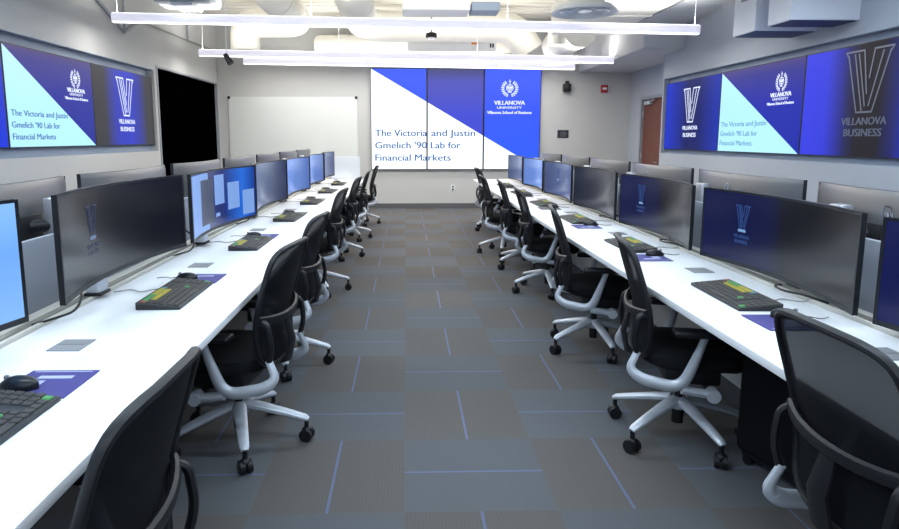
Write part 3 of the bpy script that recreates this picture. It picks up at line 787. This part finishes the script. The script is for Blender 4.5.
for y in (4.8, 1.7, -1.3):
    pendant(-3.6, 3.6, y, 2.90, 'linear pendant lamp overhead, above the frame', 0, 1.0, COOL, .4)

def duct(path, r, label, cr=.55, seams=True, D='round duct'):
    P = rounded(path, cr, 8); t = empty('air_duct', path[0], 0, label, 'duct', 'white ceiling ducts')
    o = Vector(path[0]); mb = MB().tube([p-o for p in P], r, 28)
    mb.build('tube', M['duct'], t)
    for a, b in zip(path, path[1:]):
        a, b = Vector(a), Vector(b); n = int((b-a).length/1.4)
        for k in range(1, n+1):
            p = a+(b-a)*k/(n+.6)-o; dd = (b-a).normalized()*.02
            MB().cyl(p-dd, p+dd, r+.008, n=28).build('seam_ring', M['duct'], t)
    return t
duct([(-1.85, 3.0, 3.42), (-1.85, 11.6, 3.42), (-2.80, 11.6, 3.42), (-2.80, 11.6, 2.95)], .25, 'white round duct at the left, ending in a downward elbow', .4)
duct([(-.74, 3.0, 3.42), (-.74, 11.9, 3.42), (1.95, 11.9, 3.42), (2.25, 11.9, 2.98)], .27, 'white round duct turning right across the ceiling centre', .6)
o = MB(); o.box(-1.75, 2.3, 12.55, 12.95, 3.02, 3.38, .12, 4)
t = empty('air_duct', (0, 0, 0), 0, 'flat oval white duct crossing above the video wall', 'duct', 'white ceiling ducts'); o.build('body', M['duct'], t)
for x in (-1.2, .2, 1.5): MB().box(x-.02, x+.02, 12.54, 12.96, 3.01, 3.39, .12, 4).build('seam_ring', M['duct'], t)
t = empty('air_duct', (2.75, 7.0, 3.02), 0, 'wide rectangular white duct at the right, above the round diffuser', 'duct', 'white ceiling ducts')
MB().box(-.5, .45, -2.4, 3.2, 0, .45, .01).build('body', M['duct'], t, smooth=False)
for y in (-1.2, .2, 1.6): MB().box(-.515, .465, y-.02, y+.02, -.012, .46).build('flange', M['duct'], t, smooth=False)
t = empty('air_duct', (2.9, 11.5, 3.0), 0, 'short white duct box near the far right soffit', 'duct', 'white ceiling ducts')
MB().cyl((0, -.6, .2), (0, 1.2, .2), .27, n=28).build('tube', M['duct'], t); MB().cyl((-.35, -.45, .2), (-.35, -.45, -.02), .16, n=24).build('collar', M['duct'], t)
def diffuser(loc, r, label, neck):
    t = empty('air_diffuser', loc, 0, label, 'air vent', 'round ceiling diffusers')
    for k, (ra, rb) in enumerate(((1, .84), (.74, .58), (.48, .32))):
        MB().lathe([(r*rb, .06+.02*k), (r*ra, .0+.012*k), (r*ra, .012+.012*k), (r*rb, .075+.02*k)][::1], n=40).build('cone_ring', M['silver'], t)
    MB().lathe([(r*.2, .02), (r*.22, .03), (r*.1, .08)], n=24).build('centre_plug', M['silver'], t)
    MB().cyl((0, 0, .09), (0, 0, neck), r*.6, n=32).build('neck', M['duct'], t)
    return t
diffuser((2.02, 7.45, 2.83), .37, 'large round diffuser with concentric rings above the nearest pendant', .19)
diffuser((1.97, 12.75, 2.88), .33, 'round diffuser just before video wall, behind pendant lamps', .14)
diffuser((-3.03, 7.0, 2.98), .28, 'round diffuser in the upper left corner above the pendant', .82)
t = empty('air_box', (.40, 8.6, 3.08), 0, 'bright white square box vent at top centre', 'air vent')
MB().box(-.44, .44, 0, .5, 0, .18, .008).build('body', M['white'], t, smooth=False); MB().box(.46, .83, .02, .4, 0, .11, .005).build('side_duct', M['niche'], t, smooth=False)
MB().cyl((0, .25, .18), (0, .25, .72), .12, n=24).build('neck', M['duct'], t)
t = empty('fan_unit', (-2.52, 7.75, 2.95), 0, 'grey fan box hanging at the upper left above the pendant', 'fan unit')
MB().box(-.33, .33, -.3, .3, 0, .30, .05, 3).build('body', M['trim'], t); MB().box(-.12, .12, -.2, .2, -.03, 0).build('outlet', M['white'], t, smooth=False)
for x in (-.25, .25): MB().cyl((x, 0, .3), (x, 0, .87), .008, n=8).build('hanger', M['white'], t)
t = empty('projector', (.85, 12.28, 3.02), 0, 'long white projector with orange label above the video wall', 'projector')
MB().box(-.82, .82, -.15, .15, 0, .20, .015).build('body', M['white'], t); MB().box(.36, .46, -.152, -.15, .12, .20).build('label_sticker', M['orange'], t, smooth=False)
MB().box(.70, .73, -.153, -.15, .07, .14).box(.745, .775, -.153, -.15, .07, .14).build('vent', M['black'], t, smooth=False)
MB().cyl((0, .05, .2), (0, .05, .80), .02, n=10).build('hanger', M['white'], t)
t = empty('dome_camera', (.42, 10.8, 3.06), 0, 'small black dome camera hanging at the ceiling centre', 'camera')
MB().lathe([(.09, .0), (.095, .02), (.085, .07), (.02, .09)], n=24).build('housing', M['black'], t); MB().ball((0, 0, .005), .055, (1, 1, .7)).build('lens', M['white'], t)
MB().cyl((0, 0, .085), (0, 0, .76), .008, n=8).build('hanger', M['black'], t)
t = empty('hanging_microphone', (-2.43, 9.0, 2.46), 0, 'black spot fixture hanging on a thin rod, upper left', 'spotlight')
MB().cyl((-.02, 0, .10), (.06, -.02, -.02), .032, .045).build('body', M['black'], t); MB().cyl((0, 0, .09), (0, 0, 1.36), .007, n=8).build('hanger', M['white'], t)
# wall-hung white cabinets at the upper right
for y0, y1, lb in ((5.9, 6.27, 'nearer of two white equipment cabinets high on right wall'), (6.5, 6.93, 'farther of two white equipment cabinets high on right wall')):
    t = empty('wall_cabinet', (XR-.001, y0, 2.49), 0, lb, 'wall cabinet', 'white cabinets high on the right wall')
    MB().box(-.64, 0, 0, y1-y0, .006, .605, .006).build('body', M['box'], t, smooth=False)
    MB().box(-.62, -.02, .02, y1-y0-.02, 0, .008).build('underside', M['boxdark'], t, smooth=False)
    MB().box(-.652, -.64, (y1-y0)*.35, (y1-y0)*.65, .33, .42, .003).build('latch', M['cover'], t)
# conduit and bracket on the left wall
t = empty('wall_conduit', (XL, 9.0, 2.8), 0, 'thin grey conduit with bracket, upper left wall', 'conduit')
MB().tube([(.03, .5, .27), (.03, 2.3, .29), (.03, 4.1, .33)], .013, 8).build('tube', M['cablegrey'], t)
MB().tube([(.03, -.9, .32), (.03, -.1, .04), (.03, .42, .25)], .022, 8).tube([(.03, -.1, .04), (.03, -.12, .9)], .018, 8).build('bracket', M['trim'], t)
MB().tube([(.03, 2.45, .95), (.03, 2.43, .28)], .016, 8).build('drop', M['trim'], t)

# ------------------------------------------------------------------ camera, world
F = 640.0
cam = bpy.data.cameras.new('camera'); co = bpy.data.objects.new('camera', cam); COL.objects.link(co)
cam.sensor_fit = 'HORIZONTAL'; cam.sensor_width = 36; cam.lens = F/899*36
co.location = (0, 0, 1.44); co.rotation_euler = (rad(90-8.27), 0, rad(-1.5))
cam.shift_x = .0295; cam.shift_y = -.0373; cam.clip_start = .02
S.camera = co
w = bpy.data.worlds.new('world'); S.world = w; w.use_nodes = True
w.node_tree.nodes['Background'].inputs[0].default_value = (.75, .85, 1, 1); w.node_tree.nodes['Background'].inputs[1].default_value = .3
S.view_settings.view_transform = 'Standard'; S.view_settings.look = 'None'; S.view_settings.gamma = 1
S.view_settings.use_curve_mapping = False; S.view_settings.exposure = .18
